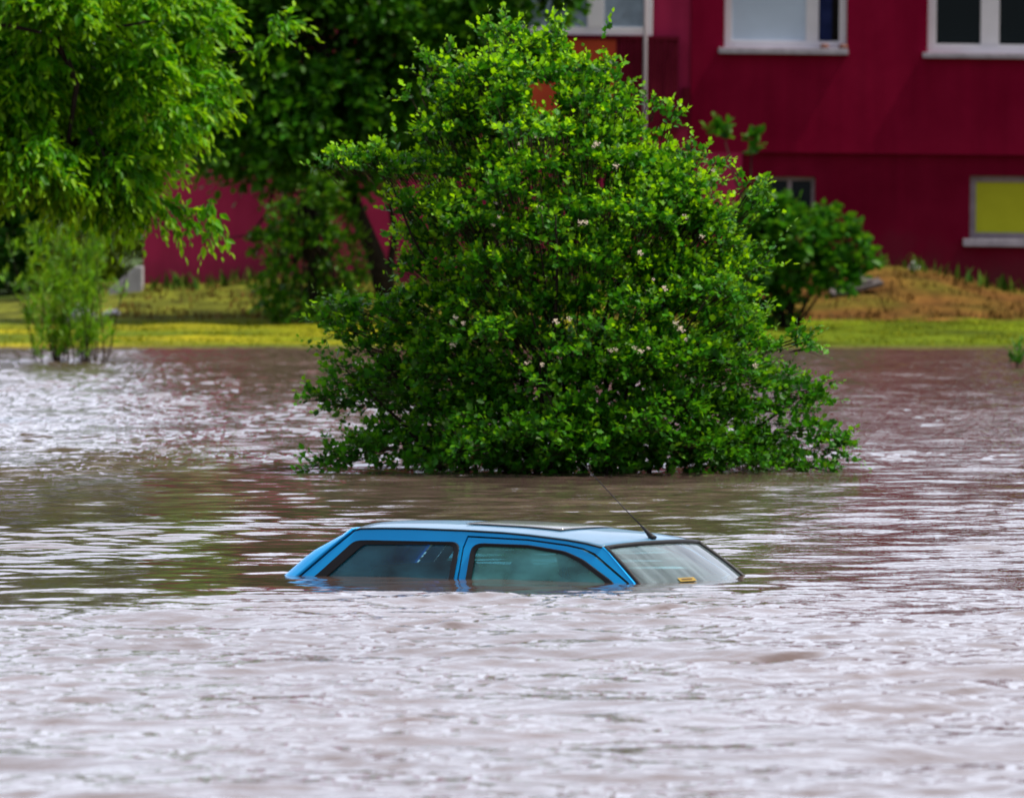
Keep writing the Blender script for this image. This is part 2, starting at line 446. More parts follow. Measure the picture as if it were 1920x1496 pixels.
def build_ground():
    xs = np.unique(np.concatenate([np.linspace(-14, 14, 141), np.array([-3000, -900, -300, -120, -60, -30, -20, 20, 30, 60, 120, 300, 900, 3000])]))
    ys = np.unique(np.concatenate([np.linspace(146, 172, 131), np.array([-200, 0, 60, 120, 140, 180, 200, 240, 320, 500, 900, 1800, 4000])]))
    X, Y = np.meshgrid(xs, ys)
    Z = ground_h(X, Y) + 0.02 * vnoise(X, Y, 21, 10, 1.6) * smooth01(149, 151, Y)
    V = np.stack([X, Y, Z], -1).reshape(-1, 3)
    nr, nc = X.shape
    i = np.arange((nr - 1) * (nc - 1)); a = (i // (nc - 1)) * nc + i % (nc - 1)
    L = np.stack([a, a + 1, a + nc + 1, a + nc], 1).ravel()
    # ground colours: mown lawn, dry bank, soil
    n1 = vnoise(X, Y, 31, 12, 2.2); n2 = vnoise(X, Y, 33, 12, 0.9); n3 = vnoise(X * 0.35, Y * 1.6, 35, 10, 3.0)
    left = 1 - smooth01(-0.5, 4.0, X)
    lawn = np.array([0.10, 0.14, 0.003])[None, None] * (1 + 0.25 * n1[..., None])
    yel = np.array([0.36, 0.31, 0.004])  # sunlit look of the left lawn, painted in as mossy yellow patches
    t = np.clip(0.30 + 0.45 * n3, 0, 1)[..., None] * left[..., None]
    lawn = lawn * (1 - t) + yel * t
    dry = np.array([0.135, 0.062, 0.015]) * (1 + 0.3 * n2[..., None])
    t = np.clip(0.2 + 0.5 * n1, 0, 0.7)[..., None]
    dry = dry * (1 - t) + np.array([0.12, 0.11, 0.012]) * t
    dryl = np.array([0.115, 0.125, 0.012]) * (1 + 0.4 * n2[..., None])
    bank = dry * (1 - left[..., None]) + dryl * left[..., None]
    tb = smooth01(157.2, 158.6, Y + 0.5 * n2)[..., None]
    c = lawn * (1 - tb) + bank * tb
    tf = smooth01(166, 168, Y)[..., None]
    c = c * (1 - tf) + np.array([0.05, 0.085, 0.008]) * tf
    mud = smooth01(149.6, 148.4, Y)[..., None]
    c = c * (1 - mud) + np.array([0.09, 0.06, 0.03]) * mud
    C = np.concatenate([np.clip(c, 0.002, 1), np.ones_like(c[..., :1])], -1).reshape(-1, 4)
    me = np_mesh('ground', V, L, np.full(len(a), 4), {'ground_col': ('POINT', 'FLOAT_COLOR', C)})
    m, n, l, b = new_mat('ground')
    at_ = n.new('ShaderNodeAttribute'); at_.attribute_name = 'ground_col'
    geo = n.new('ShaderNodeNewGeometry')
    nz = n.new('ShaderNodeTexNoise'); nz.inputs['Scale'].default_value = 6; nz.inputs['Detail'].default_value = 8
    l.new(geo.outputs['Position'], nz.inputs['Vector'])
    r = ramp(n, [(0.3, (0.55,) * 3), (0.7, (1.3,) * 3)])
    mx = n.new('ShaderNodeMix'); mx.data_type = 'RGBA'; mx.blend_type = 'MULTIPLY'; mx.inputs['Factor'].default_value = 1
    l.new(nz.outputs['Fac'], r.inputs['Fac']); l.new(at_.outputs['Color'], mx.inputs['A']); l.new(r.outputs['Color'], mx.inputs['B'])
    l.new(mx.outputs['Result'], b.inputs['Base Color'])
    b.inputs['Roughness'].default_value = 0.95; b.inputs['Specular IOR Level'].default_value = 0.1
    o = link('ground', me, m, None, True)
    tag(o, 'grassy shore with yellow-green lawn and a dry brown bank below the red building', 'ground', kind='structure')


build_ground()


def build_grass(name, n, x0, x1, d0, d1, h0, h1, col_lo, col_hi, label, seed, keep=None):
    g = np.random.default_rng(seed)
    x = g.uniform(x0, x1, n); d = g.uniform(d0, d1, n)
    if keep is not None:
        k = keep(x, d, g); x = x[k]; d = d[k]; n = len(x)
    z = ground_h(x, d) - 0.02
    h = g.uniform(h0, h1, n); w = h * 0.10 + 0.006; a = g.uniform(0, np.pi, n)
    lx = g.normal(0, 0.35, n) * h; ly = g.normal(0, 0.35, n) * h
    P = np.stack([x, d, z], 1)
    s = np.stack([np.cos(a) * w, np.sin(a) * w, 0 * a], 1)
    mid = P + np.stack([lx * 0.35, ly * 0.35, h * 0.6], 1); tip = P + np.stack([lx, ly, h], 1)
    V = np.stack([P - s, P + s, mid + s * 0.7, mid - s * 0.7, tip], 1).reshape(-1, 3)
    b = np.arange(n) * 5
    L = np.stack([b, b + 1, b + 2, b + 3, b + 3, b + 2, b + 4], 1).ravel()
    T = np.tile([4, 3], n)
    m, nn, l, bs = new_mat(name)
    geo = nn.new('ShaderNodeNewGeometry')
    r = ramp(nn, [(0, col_lo), (1, col_hi)])
    l.new(geo.outputs['Random Per Island'], r.inputs['Fac']); l.new(r.outputs['Color'], bs.inputs['Base Color'])
    bs.inputs['Roughness'].default_value = 0.8; bs.inputs['Specular IOR Level'].default_value = 0.15
    o = link(name, np_mesh(name, V, L, T), m)
    tag(o, label, 'grass', kind='stuff')


build_grass('lawn_grass', 20000, -9, 9.5, 148.9, 158.2, 0.02, 0.06, (0.09, 0.14, 0.002), (0.27, 0.27, 0.003),
            'short yellow-green lawn grass along the far waterline', 41)
build_grass('dry_grass', 12000, -6, 10, 158.0, 164.6, 0.04, 0.13, (0.07, 0.045, 0.010), (0.20, 0.105, 0.02),
            'dry brown and olive grass tufts on the bank below the building', 42,
            lambda x, d, g: g.uniform(0, 1, len(x)) < 0.35 + 0.4 * vnoise(x, d, 44, 9, 1.2))
build_grass('wall_weeds', 1500, -5.6, 10, 163.6, 164.85, 0.08, 0.3, (0.02, 0.07, 0.004), (0.09, 0.15, 0.006),
            'green weeds growing along the foot of the red wall', 43,
            lambda x, d, g: vnoise(x, d, 45, 9, 0.9) > 0.1)


# ------------------------------------------------------------------ foliage
LEAF = {   # outline of half a leaf: (along, side, lift)
    'lobed': [(0, 0, 0), (0.22, 0.20, .03), (0.34, 0.40, .07), (0.46, 0.24, .04), (0.62, 0.42, .06), (0.72, 0.22, .02), (1.0, 0.0, -.06)],
    'leaflet': [(0, 0, 0), (0.25, 0.17, .04), (0.5, 0.22, .05), (0.75, 0.13, -.02), (1.0, 0.0, -.16)],
    'oval': [(0, 0, 0), (0.3, 0.30, .06), (0.65, 0.30, .05), (1.0, 0.0, -.08)],
    'lance': [(0, 0, 0), (0.4, 0.10, .02), (1.0, 0.0, -.08)],
    'needle': [(0, 0, 0), (0.3, 0.16, 0), (1.0, 0.0, -.05)],
}


def norm(a):
    return a / np.maximum(np.linalg.norm(a, axis=-1, keepdims=True), 1e-9)


def leaves_mesh(name, P, D, N, S, shape, young_or_lit):
    """one small folded face pair per leaf: P base, D direction, N rough normal, S length"""
    D = norm(D); B = norm(np.cross(N, D)); U = np.cross(D, B)
    half = np.array(LEAF[shape]); k = len(half)
    inner = half[1:-1]
    T = np.concatenate([half, inner * np.array([1, -1, 1])])       # k + (k-2) verts
    V = (P[:, None] + S[:, None, None] * (T[None, :, 0, None] * D[:, None] + T[None, :, 1, None] * B[:, None] + T[None, :, 2, None] * U[:, None]))
    nv = len(T); n = len(P)
    right = list(range(k)); left = [0] + [k - 1] + list(range(k + len(inner) - 1, k - 1, -1))
    base = (np.arange(n) * nv)[:, None]
    L = np.concatenate([base + np.array(right)[None], base + np.array(left)[None]], 1).ravel()
    tot = np.tile([len(right), len(left)], n)
    return np_mesh(name, V.reshape(-1, 3), L, tot, {'young_or_lit': ('FACE', 'FLOAT', np.repeat(young_or_lit, 2))})


def rand_dirs(g, n):
    v = g.normal(size=(n, 3)); return norm(v)


def sprays(g, P0, D0, L, k, droop, size, leaf_dir=0.55, size_var=0.3, down=0.0):
    """twigs from P0 along D0 with k leaves each: arrays for leaves_mesh and the twig centre lines"""
    n = len(P0)
    t = (np.arange(k) + 0.6) / k
    tt = t[None, :, None]
    D0 = norm(D0)
    dr = np.array([0, 0, -1.0])[None, None] * (droop[:, None, None] if np.ndim(droop) else droop)
    P = P0[:, None] + D0[:, None] * L[:, None, None] * tt + dr * L[:, None, None] * tt ** 2
    side = norm(np.cross(D0, rand_dirs(g, n)))
    side2 = np.cross(D0, side)
    ang = (np.arange(k) * 2.4)[None, :] + g.uniform(0, 6.28, (n, 1))
    lat = np.cos(ang)[..., None] * side[:, None] + np.sin(ang)[..., None] * side2[:, None]
    D = D0[:, None] * (1 - leaf_dir) + lat * leaf_dir + g.normal(0, 0.22, (n, k, 3)) + np.array([0, 0, -down])
    D[:, -1] = D0 + g.normal(0, 0.2, (n, 3)) + np.array([0, 0, -down])
    N = np.array([0, 0, 1.0]) + 0.5 * lat + g.normal(0, 0.5, (n, k, 3)) + np.array([0, -0.15, 0])
    S = size * (1 + size_var * g.normal(0, 1, (n, k))).clip(0.4, 1.8) * (1.0 - 0.35 * t ** 3)[None]
    return P.reshape(-1, 3), D.reshape(-1, 3), N.reshape(-1, 3), S.ravel(), np.tile(t, n)


def twig_mesh(name, A, B, ra, rb):
    """three-sided twigs from A to B"""
    D = norm(B - A); a = norm(np.cross(D, np.array([0.3, 0.5, 0.81]))); b = np.cross(D, a)
    rings = []
    for P, r in ((A, ra), (B, rb)):
        for w in (0, 2.094, 4.189):
            rings.append(P + (a * np.cos(w) + b * np.sin(w)) * r[:, None])
    V = np.stack(rings, 1).reshape(-1, 3)
    n = len(A); q = (np.arange(n) * 6)[:, None]
    F = np.array([0, 1, 4, 3, 1, 2, 5, 4, 2, 0, 3, 5])
    L = (q + F[None]).ravel()
    return V, L, np.full(n * 3, 4)


def lobed_crown(g, lobes, per_area, out_c, up=0.25, fill=0.35, zmin=-0.6, flat=1.0):
    """start points and directions of sprays over a set of leafy lobes"""
    P = []; D = []
    for (x, y, z, r) in lobes:
        n = max(3, int(per_area * r * r))
        d = rand_dirs(g, n * 2); d = d[d[:, 2] > zmin][:n]
        f = g.uniform(fill, 1.0, (len(d), 1)) ** 0.6
        c = np.array([x, y, z])
        p = c + d * r * f * g.uniform(0.85, 1.15, (len(d), 1)) * np.array([1, 1, flat])
        o = norm(p - np.array(out_c))
        P.append(p); D.append(d * 0.6 + o * 0.5 + np.array([0, 0, up]) + g.normal(0, 0.25, d.shape))
    return np.concatenate(P), np.concatenate(D)


def branch_tree(mb, base, tips, r0, g, sag=0.0):
    """limbs from a base to each lobe"""
    base = Vector(base)
    for (p, r1) in tips:
        p = Vector(p); pts = []
        n = 7
        for i in range(n + 1):
            t = i / n
            q = base.lerp(p, t)
            q.z += sag * math.sin(math.pi * t) + (0.10 * (p - base).length * (t - t * t))
            w = 0.03 * (p - base).length * math.sin(math.pi * t)
            q += Vector((g.normal() * w, g.normal() * w, g.normal() * w * 0.5))
            pts.append(q)
        mb.tube(pts, [r0 * (1 - t / n) ** 1.2 + r1 for t in range(n + 1)], 7)


# ---- the round flowering bush standing in the water
def build_bush():
    g = np.random.default_rng(101)
    dc = 90.9; s = FPX / dc
    cx = (1075 - 960) / s
    root = empty('flooded_bush', (cx, dc, 0.0))
    tag(root, 'big round leafy bush with small white flowers, standing in water behind the car', 'bush')
    Lf = [(70, 925, 1115), (120, 805, 1185), (180, 775, 1225), (240, 755, 1255),
          (300, 735, 1310), (360, 735, 1375), (420, 722, 1415), (485, 730, 1440), (550, 705, 1460),
          (615, 690, 1480), (680, 690, 1500), (745, 690, 1490), (810, 670, 1505), (868, 640, 1555)]
    lobes = []
    def px(x, y, off, r): lobes.append(((x - 960) / s - cx, off, CAM_H - (y + (24 if y < 180 else 12) - HOR) / s, r / s))
    for (y, xl, xr) in Lf:
        xl += 30; xr -= 34
        w = xr - xl; c = (xl + xr) / 2
        n = max(2, int(w / 74))
        for i in range(n + 1):
            f = -1 + 2 * i / n
            r = g.uniform(30, 62) if w > 300 else g.uniform(26, 42)
            xx = c + f * (w / 2 - r * 0.85)
            dep = math.sqrt(max(0, 1 - f * f)) * min(w / 2 / s, 2.05)
            px(xx + g.normal(0, 16), y + 14 + g.normal(0, 14), -dep * 0.84 + g.normal(0, 0.28), r)
            if i % 2 == 0: px(xx, y + 14, dep * 0.85 + g.normal(0, .2), r)          # back side
            if 0 < i < n: px(xx + 20, y + 20, -dep * 0.42 + g.normal(0, .2), 62)      # inner leaves
    # branches that stick out
    for (x, y, off, r) in [(640, 305, -.3, 34), (690, 300, -.3, 44), (730, 320, -.3, 46), (620, 310, -.3, 22),
                           (585, 735, -.5, 22), (625, 745, -.5, 32), (665, 715, -.5, 40), (690, 745, -.5, 44), (650, 680, -.5, 26),
                           (600, 860, -.8, 26), (640, 850, -.8, 38), (685, 840, -.8, 44), (640, 880, -.8, 26), (600, 885, -.8, 16),
                           (640, 575, -.3, 26), (660, 610, -.3, 38), (700, 580, -.3, 44), (690, 640, -.3, 44), (625, 600, -.3, 18),
                           (1490, 640, -.3, 36), (1500, 730, -.3, 32), (1520, 720, -.3, 20), (1480, 760, -.4, 40), (1540, 830, -.6, 36),
                           (1500, 800, -.6, 40), (1570, 880, -.7, 20), (1600, 893, -.7, 9), (1530, 870, -.7, 34), (1560, 830, -.6, 16),
                           (920, 55, 0, 22), (960, 45, 0, 24), (1050, 50, 0, 18), (1110, 55, 0, 18), (815, 100, -.2, 28), (785, 160, -.2, 22), (1220, 190, -.2, 22),
                           (1250, 225, -.2, 24), (1310, 300, -.2, 32), (1400, 350, -.2, 26), (1405, 390, -.2, 28)]:
        px(x, y, off, r)
    P0, D0 = lobed_crown(g, lobes, 640, (0, 0.1, 0.9), up=0.30, fill=0.25, zmin=-0.25, flat=0.62)
    ok = P0[:, 2] > 0.0
    # gaps between the boughs, so the dark inside of the bush shows
    gap = vnoise(P0[:, 0] + 0.6 * P0[:, 1], P0[:, 2] * 1.5 + 0.3 * P0[:, 0], 77, 10, 0.95)
    ok &= ~((gap > 0.66) & (g.uniform(0, 1, len(P0)) < 0.82) & (P0[:, 2] > 0.62) & (np.abs(P0[:, 0] - 0.05) < 1.75) & (P0[:, 1] < -0.55))
    # small holes where the wall shows through
    hx = (P0[:, 0] + cx) * s + 960; hz = HOR + (CAM_H - P0[:, 2]) * s
    for (x, y, r) in [(1015, 190, 20), (1085, 92, 22)]:
        ok &= ~(((hx - x) ** 2 + (hz - y) ** 2 < (r * 1.6) ** 2))
    P0 = P0[ok]; D0 = D0[ok]
    n = len(P0)
    L = g.uniform(0.12, 0.30, n)
    stray = g.uniform(0, 1, n) < 0.035          # long thin shoots that leave the outline
    L[stray] *= 2.0
    droop = np.clip(g.normal(0.16, 0.14, n), -0.1, 0.6)
    P, D, N, S, t = sprays(g, P0, D0, L, 9, droop, 0.060)
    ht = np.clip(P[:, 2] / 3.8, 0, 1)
    young_or_lit = np.clip((t - 0.5) * 2.0 * (0.04 + 1.55 * ht) * np.repeat(g.uniform(0.1, 1.6, n), 9) + g.normal(0, 0.08, len(t)), 0, 1)  # fresh tips, weighted by height to paint the sunlit top and shaded foot
    k = P[:, 2] > 0.005
    # long shoots beyond the outline
    f = link('foliage', leaves_mesh('foliage', P[k], D[k], N[k], S[k], 'lobed', young_or_lit[k]), M['leaf_bush'], root)
    A = P0; B = P0 + norm(D0) * L[:, None] * 0.95 - np.array([0, 0, 1]) * (droop * L)[:, None]
    C = np.array([0, 0.1, 0.5])
    A2 = A - norm(A - C) * g.uniform(0.06, 0.2, (n, 1))
    V1, L1, T1 = twig_mesh('t', A, B, np.full(n, .003), np.full(n, .0015))
    mid_ = (A2 + A) / 2
    mx_, mz_ = (mid_[:, 0] + cx) * s + 960, HOR + (CAM_H - mid_[:, 2]) * s
    kk = np.ones(n, dtype=bool)
    for (x, y, r) in [(1015, 190, 20), (1085, 92, 22)]:
        kk &= (mx_ - x) ** 2 + (mz_ - y) ** 2 > (r * 3) ** 2
    V2, L2, T2 = twig_mesh('t', A2[kk], A[kk], np.full(kk.sum(), .005), np.full(kk.sum(), .003))
    V = np.concatenate([V1, V2]); LL = np.concatenate([L1, L2 + len(V1)]); TT = np.concatenate([T1, T2])
    link('twigs', np_mesh('twigs', V, LL, TT), M['twig'], root)
    mb = MB()
    big = [((x, y, z), 0.006) for (x, y, z, r) in lobes[::6] if z < 2.6]
    branch_tree(mb, (0, 0, -1.2), big, 0.05, g)
    mb.build('trunk', M['bark'], root, True)
    # white flower heads
    def flower():
        m = MB()
        for _ in range(16):
            c = Vector((random.gauss(0, .018), random.gauss(0, .018), random.gauss(0, .012)))
            nrm = Vector((random.gauss(0, .5), -0.7 + random.gauss(0, .4), 0.7)).normalized()
            a = nrm.orthogonal().normalized(); b = nrm.cross(a)
            v = [c]
            for q in range(10):
                w = q * math.pi / 5; rr = 0.011 if q % 2 else 0.006
                v.append(c + (a * math.cos(w) + b * math.sin(w)) * rr + nrm * 0.002 * (q % 2))
            m.add(v, [(0, 1 + q, 1 + (q + 1) % 10) for q in range(10)])
        return m
    f0 = flower().build('flower_head', M['petal'], root)
    spots = [(1010, 388), (1095, 415), (1085, 415), (1015, 675), (985, 672), (1150, 648), (1185, 645), (1195, 650), (1210, 645), (1040, 595),
             (1065, 592), (930, 380), (925, 420), (1280, 405), (1335, 320), (1115, 270), (972, 270), (1110, 275), (935, 405), (1000, 255),
             (870, 600), (855, 590), (850, 640), (1240, 535), (1220, 520), (1140, 650), (1270, 610), (1280, 630), (1260, 600),
             (1195, 470), (1150, 310), (1410, 680), (1310, 440)]
    hw_ = lambda y: np.interp(y, [a for a, _, _ in Lf], [(b - c) / 2 for _, c, b in Lf])
    cc_ = lambda y: np.interp(y, [a for a, _, _ in Lf], [(b + c) / 2 for _, c, b in Lf])
    for i, (x, y) in enumerate(spots):
        fl = f0 if i == 0 else f0.copy()
        if i: COL.objects.link(fl)
        w = hw_(y); q = max(-.98, min(.98, (x - cc_(y)) / w))
        dep = math.sqrt(1 - q * q) * min(w / s, 2.05)
        fl.location = ((x - 960) / s - cx, -dep * 0.92 - 0.24, CAM_H - (y - HOR) / s)
        fl.rotation_euler = (random.uniform(-.4, .4), random.uniform(-.4, .4), random.uniform(-.6, .6))
        fl.parent = root
        sc_ = random.uniform(0.5, 0.95); fl.scale = (sc_,) * 3


build_bush()


def plain_tree(name, label, cat, lobes_px, d, base_px, seed, mat, shape, size, per_area, spray_len, k=7, up=0.2, droop=0.15,
               trunk_r=0.09, limbs=4, down=0.0, fill=0.3, leaf_dir=0.55, extra_limbs=None, group=None, youngness=0.5, dep_scale=0.7, zmin=-0.6,
               twig_r=0.004, trunk_top=None):
    """a tree or shrub: trunk with limbs, twigs, and a crown of leaf sprays on lobes. lobes_px: (x, y, r, depth offset in m)"""
    g = np.random.default_rng(seed)
    s = FPX / d
    bx = (base_px[0] - 960) / s; bz = CAM_H - (base_px[1] - HOR) / s
    root = empty(name, (bx, d, bz))
    tag(root, label, cat, group)
    lobes = [((x - 960) / s - bx, o, CAM_H - (y - HOR) / s - bz, r / s) for (x, y, r, o) in lobes_px]
    c = np.mean([l[:3] for l in lobes], 0)
    P0, D0 = lobed_crown(g, lobes, per_area, c, up=up, fill=fill, zmin=zmin)
    n = len(P0)
    L = g.uniform(spray_len[0], spray_len[1], n)
    dr = np.clip(g.normal(droop, 0.12, n), -0.3, 1.2)
    P, D, N, S, t = sprays(g, P0, D0, L, k, dr, size, leaf_dir=leaf_dir, down=down)
    young_or_lit = np.clip((t - 0.5) * 2 * youngness + g.normal(0, 0.15, len(t)) + 0.1 * youngness, 0, 1)
    link('foliage', leaves_mesh('foliage', P, D, N, S, shape, young_or_lit), mat, root)
    B = P0 + norm(D0) * L[:, None] - np.array([0, 0, 1]) * (dr * L)[:, None]
    V, LL, TT = twig_mesh('t', P0, B, np.full(n, twig_r), np.full(n, twig_r * 0.4))
    mb = MB()
    if extra_limbs and down == 0.0: mb.add(V.tolist(), LL.reshape(-1, 4).tolist())     # twigs grow out of the stems
    else: link('twigs', np_mesh('twigs', V, LL, TT), M['twig'], root)
    if trunk_top is None: trunk_top = (c[0] * 0.5, c[1] * 0.5, c[2] * 0.45)
    tt = Vector(trunk_top)
    pts = [Vector((0, 0, -0.3)), tt * 0.35 + Vector((0.02, 0, 0)), tt * 0.7, tt]
    mb.tube(pts, [trunk_r * 1.25, trunk_r, trunk_r * 0.9, trunk_r * 0.75], 10)
    step = max(1, len(lobes) // max(1, limbs))
    branch_tree(mb, tt - tt * 0.05, [((l[0], l[1], l[2]), trunk_r * 0.10) for l in lobes[::step] if l[3] > 0.11], trunk_r * 0.55, g)
    for (pp, rr) in (extra_limbs or []):
        q = [Vector(((x - 960) / s - bx, o, CAM_H - (y - HOR) / s - bz)) for (x, y, o) in pp]
        mb.tube(q, [rr * (1 - 0.75 * i / (len(q) - 1)) for i in range(len(q))], 7)
    mb.build('trunk', M['bark'], root, True)
    return root


def rnd_lobes(g, poly_rows, r0, r1, dep, step=70):
    """lobes filling rows (y, xl, xr)"""
    out = []
    for (y, xl, xr) in poly_rows:
        n = max(1, int((xr - xl) / step))
        for i in range(n):
            x = xl + (i + 0.5 + g.uniform(-.3, .3)) * (xr - xl) / n
            out.append((x, y + g.normal(0, 12), g.uniform(r0, r1), g.uniform(-dep, dep)))
    return out


# ---- ash-leaved tree hanging in from the side, nearer than the building
g_ = np.random.default_rng(5)
rows = [(-220, -420, 330), (-150, -480, 370), (-80, -500, 380), (-10, -500, 385), (50, -480, 375), (110, -460, 365), (165, -440, 375), (215, -430, 350),
        (265, -380, 290), (300, -330, 260)]
lob = rnd_lobes(g_, rows, 38, 62, 1.3, 66)
lob += [(-40, 328, 50, .2), (30, 258, 40, -.5), (20, 198, 48, -.8), (110, 318, 40, 0), (160, 328, 42, -.3), (215, 328, 38, -.2), (255, 298, 34, -.4), (200, 378, 30, -.3), (250, 373, 30, -.3), (285, 383, 24, -.4),
        (315, 398, 18, -.4), (342, 410, 14, -.4), (130, 358, 34, .2), (400, 377, 15, -.5), (388, 397, 14, -.5), (410, 402, 12, -.5), (505, 50, 15, -.4),
        (525, 45, 12, -.4), (512, 75, 12, -.4), (540, 42, 8, -.4), (405, 150, 22, -.4), (400, 190, 22, -.5), (395, 60, 24, -.3), (390, 10, 26, 0), (330, 255, 20, -.4), (300, 270, 20, -.4)]
plain_tree('leaning_maple', 'broad tree with drooping bright green leaflets overhanging the water at the left edge', 'tree', lob, 108.0, (-330, 800), 201,
           M['leaf_maple'], 'leaflet', 0.115, 760, (0.2, 0.42), 9, up=-0.12, droop=0.45, trunk_r=0.22, limbs=22, down=0.55,
           extra_limbs=[([(-330, 400, 0), (-120, 60, -.4), (60, 20, -.8), (100, 60, -.85), (130, 110, -.85), (150, 160, -.8), (140, 220, -.7), (128, 290, -.6)], 0.07),
                        ([(-60, -20, -.8), (50, 5, -.9), (140, 40, -.9), (210, 55, -.8), (300, 40, -.6)], 0.045),
                        ([(-330, 350, 0), (-150, 120, -.8), (0, 45, -1.3), (90, 65, -1.4)], 0.06),
                        ([(430, 100, -.4), (470, 95, -.4), (500, 75, -.4), (520, 50, -.4)], 0.010),
                        ([(170, 240, -.6), (210, 310, -.6), (250, 370, -.6), (330, 440, -.5)], 0.016)],
           trunk_top=(0.5, 0, 3.4), youngness=0.7)

# ---- dark broadleaf tree in front of the building
g_ = np.random.default_rng(6)
rows = [(-260, 480, 900), (-180, 400, 980), (-110, 350, 1020), (-40, 330, 1030), (20, 330, 985), (80, 340, 930), (140, 350, 900), (185, 370, 860), (222, 400, 840), (250, 430, 800)]
lob = rnd_lobes(g_, rows, 50, 80, 1.3, 74)
lob += [(500, 300, 34, 0), (575, 310, 40, -.4), (640, 320, 34, -.3), (470, 285, 40, .2), (385, 255, 44, .2)]
plain_tree('shade_tree', 'tall dark green tree with a leaning trunk between the bush and the red wall', 'tree', lob, 158.0, (735, 565), 202,
           M['leaf_dark'], 'oval', 0.15, 480, (0.3, 0.6), 7, up=0.1, droop=0.25, trunk_r=0.14, limbs=16, down=0.2,
           extra_limbs=[([(735, 565, 0), (700, 470, 0), (660, 390, 0), (640, 330, 0), (600, 200, .2)], 0.15),
                        ([(725, 545, 0), (740, 440, 0.2), (728, 360, .2), (735, 280, .2)], 0.07),
                        ([(520, 330, .2), (500, 400, .2), (470, 440, .2), (420, 448, .2)], 0.03)], trunk_top=(-0.75, 0, 1.9), youngness=0.35)

# ---- dark trees behind, at the left of the building
g_ = np.random.default_rng(7)
rows = [(-100, -160, 300), (0, -200, 320), (90, -220, 330), (180, -240, 310), (270, -260, 250), (350, -260, 200), (420, -260, 150), (480, -260, 100), (530, -260, 70)]
lob = rnd_lobes(g_, rows, 60, 92, 1.5, 90)
plain_tree('dark_tree', 'dense dark green tree with low crown behind the flooded saplings on the left', 'tree', lob, 172.0, (-40, 590), 203,
           M['leaf_dark'], 'oval', 0.17, 200, (0.35, 0.7), 7, trunk_r=0.16, limbs=8, youngness=0.2)
g_ = np.random.default_rng(8)
rows = [(425, 160, 245), (455, 140, 262), (490, 115, 262), (525, 100, 250), (560, 100, 215)]
lob = rnd_lobes(g_, rows, 26, 40, 0.5, 44)
plain_tree('yellow_bush', 'bright yellow-green bush beside the left corner of the red building', 'bush', lob, 169.0, (170, 580), 204,
           M['leaf_yellow'], 'oval', 0.10, 420, (0.2, 0.4), 7, trunk_r=0.04, limbs=6, youngness=0.6, up=0.5)

# ---- small tiered conifer-like tree on the lawn
g_ = np.random.default_rng(9)
lob = []
for (y, xl, xr) in [(355, 545, 600), (400, 535, 625), (445, 505, 655), (490, 520, 650), (535, 500, 660), (570, 520, 640)]:
    n = int((xr - xl) / 22)
    for i in range(n + 1):
        lob.append((xl + (xr - xl) * i / n, y + abs(i - n / 2) * 4 + g_.normal(0, 4), g_.uniform(15, 24), g_.uniform(-.5, .5)))
plain_tree('lawn_tree', 'small dark green tree with layered branches on the lawn left of the big bush', 'tree', lob, 156.5, (585, 612), 205,
           M['leaf_conifer'], 'oval', 0.085, 900, (0.15, 0.34), 8, up=0.0, droop=0.2, trunk_r=0.075, limbs=30, youngness=0.55, trunk_top=(-0.05, 0, 1.9))

# ---- shrub right of the bush
g_ = np.random.default_rng(10)
lob = [(1425, 400, 30, 0), (1460, 408, 28, -.2), (1500, 428, 32, -.3), (1540, 425, 22, -.2), (1562, 408, 12, -.2), (1440, 450, 42, -.2), (1500, 462, 42, -.4), (1555, 465, 32, -.4),
       (1590, 455, 20, -.2), (1598, 436, 11, -.2), (1605, 490, 22, -.2), (1625, 475, 11, -.2), (1450, 505, 40, -.2), (1515, 510, 34, -.3), (1565, 515, 28, -.3), (1590, 525, 16, -.2), (1420, 470, 40, .2),
       (1400, 430, 36, .3), (1430, 555, 34, .1), (1465, 550, 24, 0), (1355, 258, 13, .2), (1350, 250, 10, .2), (1440, 600, 26, .2), (1412, 262, 4, .2), (1414, 290, 4, .2)]
plain_tree('lilac_shrub', 'multi-stemmed green shrub with bare lower stems right of the big bush', 'shrub', lob, 155.0, (1475, 618), 206,
           M['leaf_shrub'], 'oval', 0.14, 520, (0.12, 0.30), 7, up=0.35, trunk_r=0.03, limbs=13, youngness=0.6,
           extra_limbs=[([(1475, 620, 0), (1455, 560, 0), (1430, 480, 0), (1380, 340, .1), (1360, 265, .2)], 0.035),
                        ([(1480, 620, 0), (1490, 560, 0), (1500, 480, 0)], 0.04), ([(1485, 620, 0), (1515, 560, 0), (1550, 470, 0)], 0.04),
                        ([(1470, 620, 0), (1440, 560, 0.1), (1420, 480, 0.1), (1408, 330, .2), (1412, 235, .2)], 0.03),
                        ([(1490, 620, 0), (1530, 560, -.1), (1590, 480, -.1)], 0.03), ([(1478, 620, -.1), (1478, 550, -.1), (1470, 460, -.1)], 0.04)],
           trunk_top=(-0.05, 0, 0.3))


